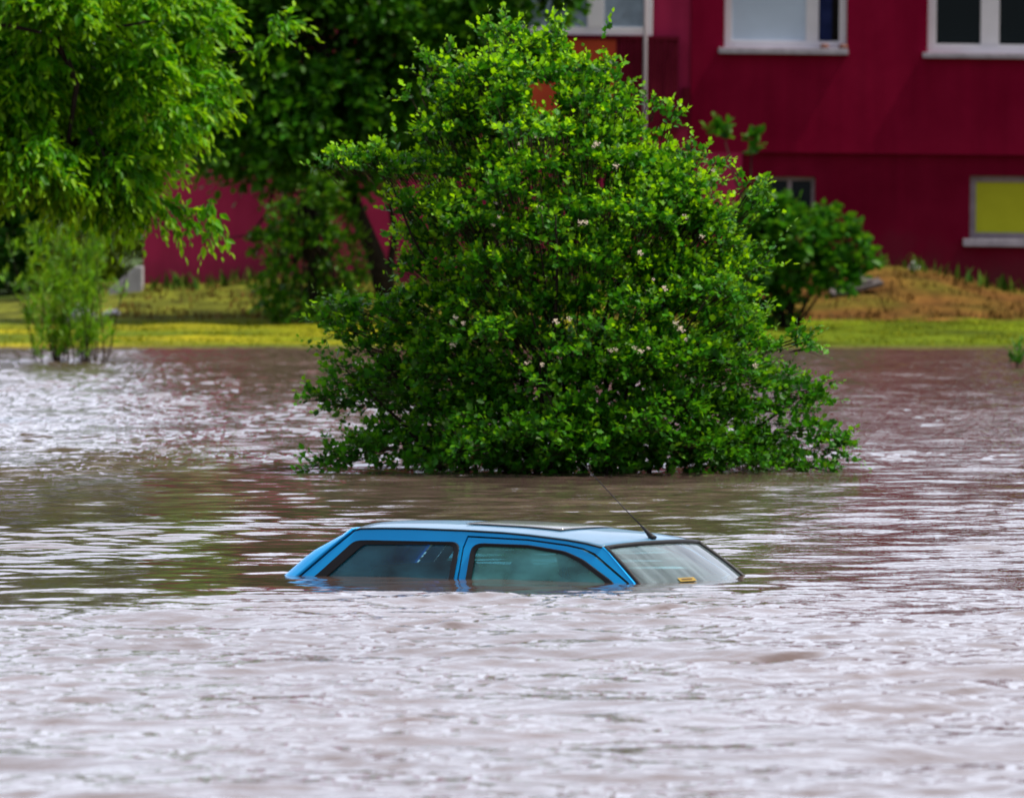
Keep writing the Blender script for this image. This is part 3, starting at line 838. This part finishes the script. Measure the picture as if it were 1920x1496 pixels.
# ---- flooded willow saplings at the left
def build_sapling(name, label, px, py_base, d, stems, seed, mat, size, lean_w, hmax, leaf='lance', per=16):
    g = np.random.default_rng(seed)
    s = FPX / d
    root = empty(name, ((px - 960) / s, d, 0.0))
    tag(root, label, 'sapling')
    mb = MB(); P0 = []; D0 = []
    for i in range(stems):
        bx = g.normal(0, lean_w * 0.35); by = g.normal(0, lean_w * 0.3)
        h = hmax * g.uniform(0.45, 1.0); tx = bx + g.normal(0, lean_w * 0.45); ty = by + g.normal(0, lean_w * 0.4)
        pts = [Vector((bx * (0.5 if t == 0 else 1) + (tx - bx) * t ** 1.5, by * (0.3 if t == 0 else 1) + (ty - by) * t ** 1.5, -0.5 + (h + 0.5) * t)) for t in (0, .25, .5, .75, 1)]
        mb.tube(pts, [.014, .011, .009, .006, .003], 6)
        for _ in range(per):
            t = g.uniform(0.28, 1.0)
            P0.append((bx + (tx - bx) * t ** 1.5, by + (ty - by) * t ** 1.5, -0.5 + (h + 0.5) * t))
            a = g.uniform(0, 6.28); D0.append((math.cos(a) * 0.5, math.sin(a) * 0.5, 0.8))
    mb.tube([(-lean_w, 0, -0.5), (-lean_w * .5, .0, -0.5), (0, 0, -0.5), (lean_w, 0.0, -0.5)], [.2, .25, .25, .2], 8)
    P0 = np.array(P0); D0 = np.array(D0); k = P0[:, 2] > 0.02; P0 = P0[k]; D0 = D0[k]
    L = g.uniform(0.12, 0.36, len(P0))
    P, D, N, S, t = sprays(g, P0, D0, L, 7, 0.1, size, leaf_dir=0.4)
    link('foliage', leaves_mesh('foliage', P, D, N, S, leaf, np.clip(t - .3 + g.normal(0, .15, len(t)), 0, 1)), mat, root)
    mb.build('stems', M['twig'], root, True)
    return root


build_sapling('willow_sapling', 'thin upright willow sapling clump rising from the water near the left shore', 135, 678, 139.0, 30, 301, M['leaf_willow'], 0.14, 0.66, 2.05)
build_sapling('drowned_shrub', 'little green twig sticking out of the water at the right edge', 1906, 690, 135.0, 6, 302, M['leaf_shrub'], 0.06, 0.12, 0.24, 'oval', 10)


# ------------------------------------------------------------------ building
BD = 165.0
BS = FPX / BD
BX = lambda px: (px - 960) / BS
BZ = lambda py: CAM_H - (py - HOR) / BS
bld = empty('apartment_building', (BX(1620), BD, 0.0))
bld.rotation_euler = (0, 0.011, 0)
tag(bld, 'dark crimson apartment building with white windows above the flooded lawn', 'building')
ox, oy = BX(1620), BD


def wall(name, x0, x1, z0, z1, y, holes, mat, thick=0.3, reveal=0.16):
    """a wall facing the camera with openings and their reveals (local coordinates of the building)"""
    xs = sorted(set([x0, x1] + [v for h in holes for v in h[:2] if x0 < v < x1]))
    zs = sorted(set([z0, z1] + [v for h in holes for v in h[2:] if z0 < v < z1]))
    mb = MB()
    for i in range(len(xs) - 1):
        for j in range(len(zs) - 1):
            cx, cz = (xs[i] + xs[i + 1]) / 2, (zs[j] + zs[j + 1]) / 2
            if any(h[0] < cx < h[1] and h[2] < cz < h[3] for h in holes): continue
            mb.add([(xs[i], y, zs[j]), (xs[i + 1], y, zs[j]), (xs[i + 1], y, zs[j + 1]), (xs[i], y, zs[j + 1])], [(0, 1, 2, 3)])
    for (a, b, c, d) in holes:
        mb.add([(a, y, c), (a, y + reveal, c), (a, y + reveal, d), (a, y, d)], [(0, 1, 2, 3)])
        mb.add([(b, y, c), (b, y, d), (b, y + reveal, d), (b, y + reveal, c)], [(0, 1, 2, 3)])
        mb.add([(a, y, c), (b, y, c), (b, y + reveal, c), (a, y + reveal, c)], [(0, 1, 2, 3)])
        mb.add([(a, y, d), (a, y + reveal, d), (b, y + reveal, d), (b, y, d)], [(0, 1, 2, 3)])
    # ends, top and back
    mb.add([(x0, y, z0), (x0, y, z1), (x0, y + thick, z1), (x0, y + thick, z0)], [(0, 1, 2, 3)])
    mb.add([(x1, y, z0), (x1, y + thick, z0), (x1, y + thick, z1), (x1, y, z1)], [(0, 1, 2, 3)])
    mb.add([(x0, y, z1), (x1, y, z1), (x1, y + thick, z1), (x0, y + thick, z1)], [(0, 1, 2, 3)])
    mb.add([(x0, y, z0), (x0, y + thick, z0), (x1, y + thick, z0), (x1, y, z0)], [(0, 1, 2, 3)])
    return mb.build(name, mat, bld)


def frame_bars(mb, x0, x1, z0, z1, y, fw, bars, dep=0.07):
    mb.box(x0, x0 + fw, y, y + dep, z0, z1); mb.box(x1 - fw, x1, y, y + dep, z0, z1)
    mb.box(x0 + fw, x1 - fw, y, y + dep, z0, z0 + fw); mb.box(x0 + fw, x1 - fw, y, y + dep, z1 - fw, z1)
    for (a, b) in bars: mb.box(a, b, y - 0.004, y + dep - 0.004, z0 + fw, z1 - fw)


def window(holes_px, frame_m, fw, bars_px, panes, sill=None, y0=0.0, recess=0.1, sill_m='sill'):
    x0, x1, ya, yb = holes_px
    lx = lambda p: BX(p) - ox
    a, b, c, d = lx(x0), lx(x1), BZ(yb), BZ(ya)
    mb = MB()
    frame_bars(mb, a, b, c, d, y0 + recess, fw, [(lx(p), lx(q)) for p, q in bars_px])
    w = mb.build('window', M[frame_m], bld, bevel=0.006)
    for (p, q, name, mat, dy) in panes:
        m = MB()
        m.add([(lx(p), y0 + recess + dy, c + fw * 0.8), (lx(q), y0 + recess + dy, c + fw * 0.8), (lx(q), y0 + recess + dy, d - fw * 0.8), (lx(p), y0 + recess + dy, d - fw * 0.8)], [(0, 1, 2, 3)])
        m.build(name, M[mat], w, solid=0.006)
    if sill:
        s0, s1, t0, t1 = sill
        MB().box(lx(s0), lx(s1), y0 - 0.12, y0 + recess - 0.003, BZ(t1), BZ(t0)).build('sill', M[sill_m], w, bevel=0.01)
    return w


lx = lambda p: BX(p) - ox
H = lambda x0, x1, ya, yb: (lx(x0), lx(x1), BZ(yb), BZ(ya))
w1 = (1352, 1582, -150, 93); w2 = (1733, 2010, -150, 98); b1 = (1418, 1526, 333, 425); b2 = (1816, 2060, 327, 446)
z_led = BZ(288)
wall('wall', lx(1290), lx(2900), z_led, 13.0, 0.0, [H(*w1), H(*w2)], M['main_render'])
base = wall('plinth_wall', lx(1388), lx(2895), -0.6, z_led - 0.003, 0.10, [H(*b1), H(*b2)], M['base_render'])
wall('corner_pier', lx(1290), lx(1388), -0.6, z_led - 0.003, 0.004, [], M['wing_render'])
window(w1, 'white_frame', 0.12, [(1505, 1529)], [(1366, 1507, 'pane', 'pale_glass', 0.03), (1529, 1554, 'curtain', 'blue_curtain', 0.2)],
       sill=(1341, 1584, 93, 104))
window(w2, 'white_frame', 0.14, [(1833, 1868)], [(1750, 1835, 'pane', 'dark_glass', 0.03), (1866, 1998, 'pane', 'dark_glass', 0.03)], sill=(1724, 2020, 98, 108))
window(b1, 'grey_frame', 0.06, [(1474, 1482)], [(1424, 1476, 'pane', 'dark_glass', 0.03), (1480, 1522, 'pane', 'dark_glass', 0.03)], y0=0.10)
window(b2, 'grey_frame', 0.10, [], [(1826, 2050, 'board', 'board', 0.03)], sill=(1804, 2070, 446, 460), y0=0.10, sill_m='sill')
# flat wing set back at the left
wing_x0, wing_y = lx(267), 0.05
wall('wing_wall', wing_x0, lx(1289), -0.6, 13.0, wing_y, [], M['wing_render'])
MB().box(wing_x0, lx(2895), 0.32, 0.5, 13.0, 13.25).build('roof', M['concrete'], bld)
MB().box(wing_x0 + .1, lx(2890), 3.2, 10.0, -0.6, 13.0).build('rooms', M['room'], bld)
# glazed loggia with its parapet
ly = -0.16
lg = (955, 1217, -150, 72)
mb = MB(); frame_bars(mb, lx(955), lx(1217), BZ(72), BZ(-150), ly, 0.12, [(lx(1095), lx(1126))])
w = mb.build('window', M['white_frame'], bld, bevel=0.006)
for (p, q) in ((968, 1097), (1124, 1205)):
    MB().add([(lx(p), ly + .03, BZ(64)), (lx(q), ly + .03, BZ(64)), (lx(q), ly + .03, BZ(-140)), (lx(p), ly + .03, BZ(-140))], [(0, 1, 2, 3)]).build('pane', M['curtain_glass'], w, solid=0.006)
bal = MB().box(lx(950), lx(1268), ly - 0.06, wing_y - .003, BZ(252), BZ(244)).build('balcony', M['plank_render'], bld)
MB().box(lx(950), lx(1268), ly - .06, ly + .1, BZ(80), BZ(73)).build('rail', M['plank_render'], bal)
mb = MB()
for i in range(9):
    a = 1150 + i * 13
    mb.box(lx(a), lx(a + 11.5), ly - .02 - (0.008 if i % 2 else 0), ly + .03, BZ(244), BZ(80))
mb.build('planks', M['plank_render'], bal)
MB().box(lx(950), lx(1149), ly - .03, ly + .03, BZ(244), BZ(80)).build('panel', M['orange'], bal)
MB().tube([(lx(1203), ly - .12, BZ(-200)), (lx(1204), ly - .12, BZ(252)), (lx(1204), ly - .1, BZ(500))], 0.034, 10).build('drainpipe', M['pipe'], bld, True)
MB().tube([(lx(530), wing_y - .07, BZ(-200)), (lx(531), wing_y - .07, BZ(505))], 0.05, 10).build('drainpipe', M['pipe'], bld, True)
MB().box(lx(1276), lx(1289), wing_y - .12, wing_y - .003, BZ(232), BZ(168)).build('shadow_gap', M['plank_render'], bld)  # dark box standing in for the shadow in the corner gap
for p in (1540, 1575):
    MB().tube([(lx(p), -0.03, BZ(93)), (lx(p), -0.03, BZ(90)), (lx(p), -0.03, BZ(84))], [0.05, 0.075, 0.06], 10).build('flower_pot', M['brown_pot'], bld, True)

# ------------------------------------------------------------------ small things on the bank
d = 163.6
p = at(235, 548, d)
q = MB()
x0, x1 = at(203, 0, d).x, at(266, 0, d).x
zb, zl, zr = p.z - 0.3, at(0, 545, d).z, at(0, 500, d).z
q.add([(x0, 0, zb), (x1, 0, zb), (x1, 0, zr), (x1 - .1, 0, zr), (x0, 0, zl), (x0, .9, zb), (x1, .9, zb), (x1, .9, zr), (x1 - .1, .9, zr), (x0, .9, zl)],
      [(0, 1, 2, 3, 4), (5, 9, 8, 7, 6), (0, 4, 9, 5), (1, 6, 7, 2), (2, 7, 8, 3), (3, 8, 9, 4), (0, 5, 6, 1)])
o = q.build('ramp_wall', M['concrete'], None, bevel=0.01)
o.location = (0, d, 0)
tag(o, 'pale grey sloping concrete wall at the left corner of the red building', 'wall')


def lumpy(name, px, py, d, w, h, mat, label, cat, seed):
    bm = bmesh.new()
    bmesh.ops.create_icosphere(bm, subdivisions=3, radius=1.0)
    g = random.Random(seed)
    off = [Vector((g.uniform(-1, 1), g.uniform(-1, 1), g.uniform(-1, 1))).normalized() for _ in range(7)]
    for v in bm.verts:
        k = 1 + sum(0.13 * math.sin(5 * v.co.dot(o_) + i) for i, o_ in enumerate(off))
        v.co = Vector((v.co.x * w / 2 * k, v.co.y * w / 2.4 * k, max(-0.3, v.co.z) * h * 0.75 * k))
        if v.co.z > h * .45: v.co.x *= 0.75
    me = bpy.data.meshes.new(name); bm.to_mesh(me); bm.free()
    o = link(name, me, mat, None, True)
    x = (px - 960) / FPX * d
    o.location = (x, d, float(ground_h(np.array(x), np.array(d))) + h * 0.2)
    tag(o, label, cat)
    return o


lumpy('plastic_bag', 150, 590, 156.5, 0.40, 0.28, M['plastic_white'], 'crumpled white bag on the lawn behind the willow saplings', 'bag', 1)
lumpy('plastic_bag', 212, 570, 160.0, 0.24, 0.10, M['plastic_white'], 'small flat white litter below the grey concrete wall', 'litter', 2)
lumpy('plastic_bag', 1712, 515, 164.2, 0.13, 0.12, M['plastic_white'], 'white litter at the foot of the crimson wall on the dry bank', 'litter', 3)
x = (1605 - 960) / FPX * 161.5
o = MB().box(-0.40, 0.40, -0.16, 0.16, -0.03, 0.03).box(-0.24, 0.26, -0.1, 0.2, 0.034, 0.08).build('wooden_boards', M['weathered_board'], None, bevel=0.008)
o.location = (x, 161.5, float(ground_h(np.array(x), np.array(161.5))) + 0.10)
o.rotation_euler = (R(12), R(-13), R(10))
tag(o, 'grey weathered boards lying on the dry bank right of the shrub', 'boards')

# ------------------------------------------------------------------ the car
car = empty('flooded_car', (0.2408, 67.672, 0.0), R(-32))
tag(car, 'bright blue hatchback car sunk in flood water up to its windows', 'car')
HWB, TUM = 0.66, 0.36            # half width at the waterline, tumblehome


def sy(z, side=-1, inset=0.0):
    return side * (HWB - TUM * z - inset)


def side_pts(pts, side=-1, inset=0.0):
    return [Vector((x, sy(z, side, inset), z)) for x, z in pts]


def rounded(poly, r=0.03, n=4):
    """round the corners of a closed (x, z) polygon"""
    out = []
    m = len(poly)
    for i in range(m):
        p0, p, p1 = Vector(poly[i - 1]), Vector(poly[i]), Vector(poly[(i + 1) % m])
        a = (p0 - p); b = (p1 - p)
        ra = min(r, a.length * .45); rb = min(r, b.length * .45)
        A = p + a.normalized() * ra; B = p + b.normalized() * rb
        for k in range(n + 1):
            t = k / n
            out.append(tuple((A * (1 - t) + p * t) * (1 - t) + (p * (1 - t) + B * t) * t))
    return out


def panel(outer, holes, side, inset=0.0):
    loops = [side_pts(outer, side, inset)] + [side_pts(h, side, inset) for h in holes]
    flat = [v for lp in loops for v in lp]
    tris = tessellate_polygon([[Vector((v.x, v.z, 0)) for v in lp] for lp in loops])
    f = []
    for t in tris:
        n = (flat[t[1]] - flat[t[0]]).cross(flat[t[2]] - flat[t[0]])
        f.append(tuple(t) if n.y * side > 0 else tuple(reversed(t)))
    return flat, f


def ring(outer, inner, side, in_o, in_i):
    """a strip between two polygons with the same number of points"""
    a = side_pts(outer, side, in_o); b = side_pts(inner, side, in_i)
    n = len(a)
    f = [(i, (i + 1) % n, n + (i + 1) % n, n + i) for i in range(n)]
    if side > 0: f = [tuple(reversed(q)) for q in f]
    return a + b, f


GUT = [(-1.072, 0.295), (-0.90, 0.300), (-0.679, 0.302), (-0.287, 0.297), (0.0, 0.288), (0.183, 0.277), (0.478, 0.252), (0.62, 0.234), (0.745, 0.211)]
APIL = [(0.79, 0.183), (1.0, 0.012), (1.30, -0.24)]
REAR = [(-1.80, -0.30), (-1.438, 0.0), (-1.273, 0.145), (-1.115, 0.275)]
DOOR = [(-0.262, -0.30), (-0.272, 0.186), (-0.254, 0.256), (0.191, 0.243), (0.486, 0.215), (0.60, 0.196), (0.690, 0.164), (0.972, -0.006), (1.31, -0.30)]
DOORG = [(1.335, -0.30), (0.985, 0.002), (0.700, 0.176), (0.604, 0.207), (0.490, 0.226), (0.191, 0.254), (-0.263, 0.267), (-0.284, 0.190), (-0.274, -0.30)]
RW_O = rounded([(-1.66, -0.26), (-1.329, 0.0), (-1.098, 0.214), (-1.040, 0.225), (-0.345, 0.228), (-0.304, 0.20), (-0.300, -0.26)], 0.035)
RW_I = rounded([(-1.545, -0.235), (-1.245, 0.0), (-1.035, 0.188), (-1.0, 0.198), (-0.372, 0.208), (-0.338, 0.185), (-0.334, -0.235)], 0.03)
FW_O = rounded([(-0.205, -0.26), (-0.214, 0.19), (-0.165, 0.223), (0.196, 0.219), (0.478, 0.186), (0.622, 0.138), (0.869, 0.005), (1.18, -0.26)], 0.04)
FW_I = rounded([(-0.172, -0.235), (-0.180, 0.182), (-0.135, 0.204), (0.200, 0.200), (0.474, 0.166), (0.596, 0.120), (0.810, 0.004), (1.09, -0.235)], 0.035)

for side in (-1, 1):
    outer = REAR + GUT + APIL + DOORG
    v, f = panel(outer, [RW_O], side)
    MB().add(v, f).build('body_side', M['paint'], car, solid=0.02)
    v, f = panel(DOOR, [FW_O], side)
    dr = MB().add(v, f).build('door', M['paint'], car, solid=0.02)
    mb = MB().add(*ring(FW_O, FW_I, side, -0.004, 0.006))
    mb.build('window_seal', M['rubber'], dr, solid=0.012)
    v, f = panel(FW_I, [], side, 0.008)
    MB().add(v, f).build('window_glass', M['car_glass'], dr)
    mb = MB().add(*ring(RW_O, RW_I, side, -0.004, 0.006))
    rs = mb.build('window_seal', M['rubber'], car, solid=0.012)
    v, f = panel(RW_I, [], side, 0.008)
    MB().add(v, f).build('window_glass', M['car_glass_dark'], rs)
    # dark joints: round the door, and along the roof edge
    dl = [((a[0] + b[0]) / 2, (a[1] + b[1]) / 2) for a, b in zip(DOOR, reversed(DOORG))]
    MB().tube(side_pts(dl, side, 0.012), 0.007, 6).build('door_seal', M['rubber'], car, True)
    rl = [(-1.10, 0.287)] + GUT + [APIL[0], APIL[1], APIL[2]]
    MB().tube(side_pts(rl[:-3], side, -0.002), 0.0065, 6).build('roof_seam', M['rubber'], car, True)


def gut_z(x):
    return float(np.interp(x, [a for a, _ in GUT], [b for _, b in GUT]))


def roof_pt(u, v, lift=0.0):
    """u: rear 0 to front 1, v: right 0 to left 1"""
    c = 2 * v - 1
    x0 = -1.095 - 0.05 * (1 - c * c); x1 = 0.745 + 0.075 * (1 - c * c)
    x = x0 + (x1 - x0) * u
    xs = -1.072 + (0.745 + 1.072) * u
    z = gut_z(xs)
    hw = HWB - TUM * z
    crown = 0.030 * (1 - abs(c) ** 2.6)
    if u > 0.9: crown *= 1 - 0.35 * ((u - 0.9) / 0.1) ** 2
    return Vector((x, c * hw, z + crown + 0.002 + lift))


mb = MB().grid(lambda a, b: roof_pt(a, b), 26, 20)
mb.build('roof', M['roof_paint'], car, True, solid=0.012)
sr = MB().grid(lambda a, b: roof_pt(0.36 + 0.37 * a, 0.22 + 0.56 * b, 0.006), 12, 10).build('sunroof', M['sunroof'], car, True, solid=0.004, offset=1)


def screen_pt(u, v, lift=0.0):
    """windscreen: u right 0 to left 1, v top 0 to bottom 1"""
    c = 2 * u - 1
    top = roof_pt(1.0, u); top.z -= 0.008; top.x += 0.012
    zb = -0.24
    bot = Vector((1.285 + 0.15 * (1 - c * c), c * (HWB - TUM * zb - 0.045), zb))
    top.y *= 0.965
    p = top.lerp(bot, v)
    p.z += 0.028 * math.sin(math.pi * v); p.x += lift * 0.6; p.z += lift * 0.8
    return p


ws = MB().grid(lambda a, b: screen_pt(1 - a, b), 16, 12).build('windscreen', M['screen_glass'], car, True)
edge = [screen_pt(0.0, 1 - i / 10, .004) for i in range(11)] + [screen_pt(i / 16, 0, .004) for i in range(1, 17)] + [screen_pt(1.0, i / 10, .004) for i in range(1, 11)]
MB().tube(edge, 0.016, 8).build('windscreen_seal', M['rubber'], ws, True)
# A-pillar skin between body side and windscreen
for side, u in ((-1, 0.0), (1, 1.0)):
    pl = [(0.745, 0.211)] + APIL
    outer_ = side_pts(pl, side, 0.001)
    inn = [screen_pt(u, t, 0.002) for t in (0.0, 0.13, 0.58, 1.0)]
    n = len(outer_)
    f = [(i, i + 1, n + i + 1, n + i) for i in range(n - 1)]
    MB().add(outer_ + inn, f).build('pillar', M['paint'], car, solid=0.01, offset=0)
# sticker in the windscreen's lower corner
MB().grid(lambda a, b: screen_pt(0.27 + 0.13 * a, 0.555 - 0.045 * b, 0.006), 4, 3).build('sticker', M['sticker'], ws)
MB().grid(lambda a, b: screen_pt(0.29 + 0.08 * a, 0.540 - 0.014 * b, 0.009), 3, 2).build('sticker_print', M['sticker_dark'], ws)


# tailgate with its rear window
def gate_pt(u, v, lift=0.0):
    c = 2 * u - 1
    z = 0.285 - 0.585 * v
    xg = float(np.interp(z, [p_[1] for p_ in REAR], [p_[0] for p_ in REAR]))
    back = min(1.0, (1 - abs(c)) / 0.10)
    bulge = 0.125 * math.sin(back * math.pi / 2) * min(1, v * 3.2 + 0.12) + 0.06 * (1 - c * c)
    return Vector((xg - 0.012 - bulge - lift, c * (HWB - TUM * z - 0.004), z + 0.004))


us = [0, .006, .015, .03, .05] + [0.05 + 0.9 * i / 10 for i in range(1, 11)] + [.97, .985, .994, 1.0]
mb = MB()
nv = 12
v = [gate_pt(a, j / nv) for j in range(nv + 1) for a in us]
k = len(us)
mb.add(v, [(j * k + i, (j + 1) * k + i, (j + 1) * k + i + 1, j * k + i + 1) for j in range(nv) for i in range(k - 1)])
tg = mb.build('tailgate', M['paint'], car, True, solid=0.012)
MB().grid(lambda a, b: gate_pt(0.12 + 0.76 * a, 0.12 + 0.6 * b, 0.006), 10, 6).build('rear_window', M['car_glass_dark'], tg, True)
# aerial
tip = roof_pt(0.965, 0.5)
MB().tube([tip + Vector((0.02, 0, -0.004)), tip + Vector((0.0, 0, 0.012)), tip + Vector((-0.04, 0, 0.05)), tip + Vector((-0.075, 0, 0.08))], [0.026, 0.02, 0.011, 0.006], 10).build('antenna_base', M['rubber'], car, True)
MB().tube([tip + Vector((-0.07, 0, 0.076)), tip + Vector((-0.22, 0, 0.205)), tip + Vector((-0.52, 0, 0.475))], [0.0045, 0.0035, 0.0022], 6).build('antenna', M['rubber'], car, True)
# seats
def seat(x, y, w, top, name='seat', rake=0.22, head=True):
    mb = MB()
    mb.tube([(x + .14, y, -0.45), (x + 0.02, y, -0.15), (x - 0.06, y, top - 0.10), (x - 0.08, y, top)], [w * .9, w, w * .92, w * .55], 12)
    s_ = mb.build(name, M['seat_cloth'], car, True); s_.scale = (0.45, 1, 1); s_.location.x = x * 0.55
    if head:
        m2 = MB().tube([(x - .1, y, top - .02), (x - .1, y, top + .03), (x - .11, y, top + .11), (x - .11, y, top + .14)], [.05, .11, .115, .07], 12)
        h_ = m2.build('headrest', M['seat_cloth'], s_, True)
seat(0.05, -0.34, 0.22, -0.02)
seat(0.05, 0.34, 0.22, -0.02)
MB().box(-1.02, -0.86, -0.56, 0.56, -0.5, 0.065).build('rear_seat', M['seat_cloth'], car, bevel=0.05)
# lower body and bonnet, under the muddy water
prof = [(-1.84, -0.32), (-1.86, -0.62), (-1.80, -0.82), (1.95, -0.82), (2.02, -0.62), (1.95, -0.45), (1.40, -0.335)]
mb = MB()
n = len(prof)
v = [(x, s_ * 0.76, z) for s_ in (-1, 1) for x, z in prof]
mb.add(v, [tuple(range(n)), tuple(range(2 * n - 1, n - 1, -1))] + [(i, n + i, n + (i + 1) % n, (i + 1) % n) for i in range(n)])
mb.build('lower_body', M['paint'], car, bevel=0.05)
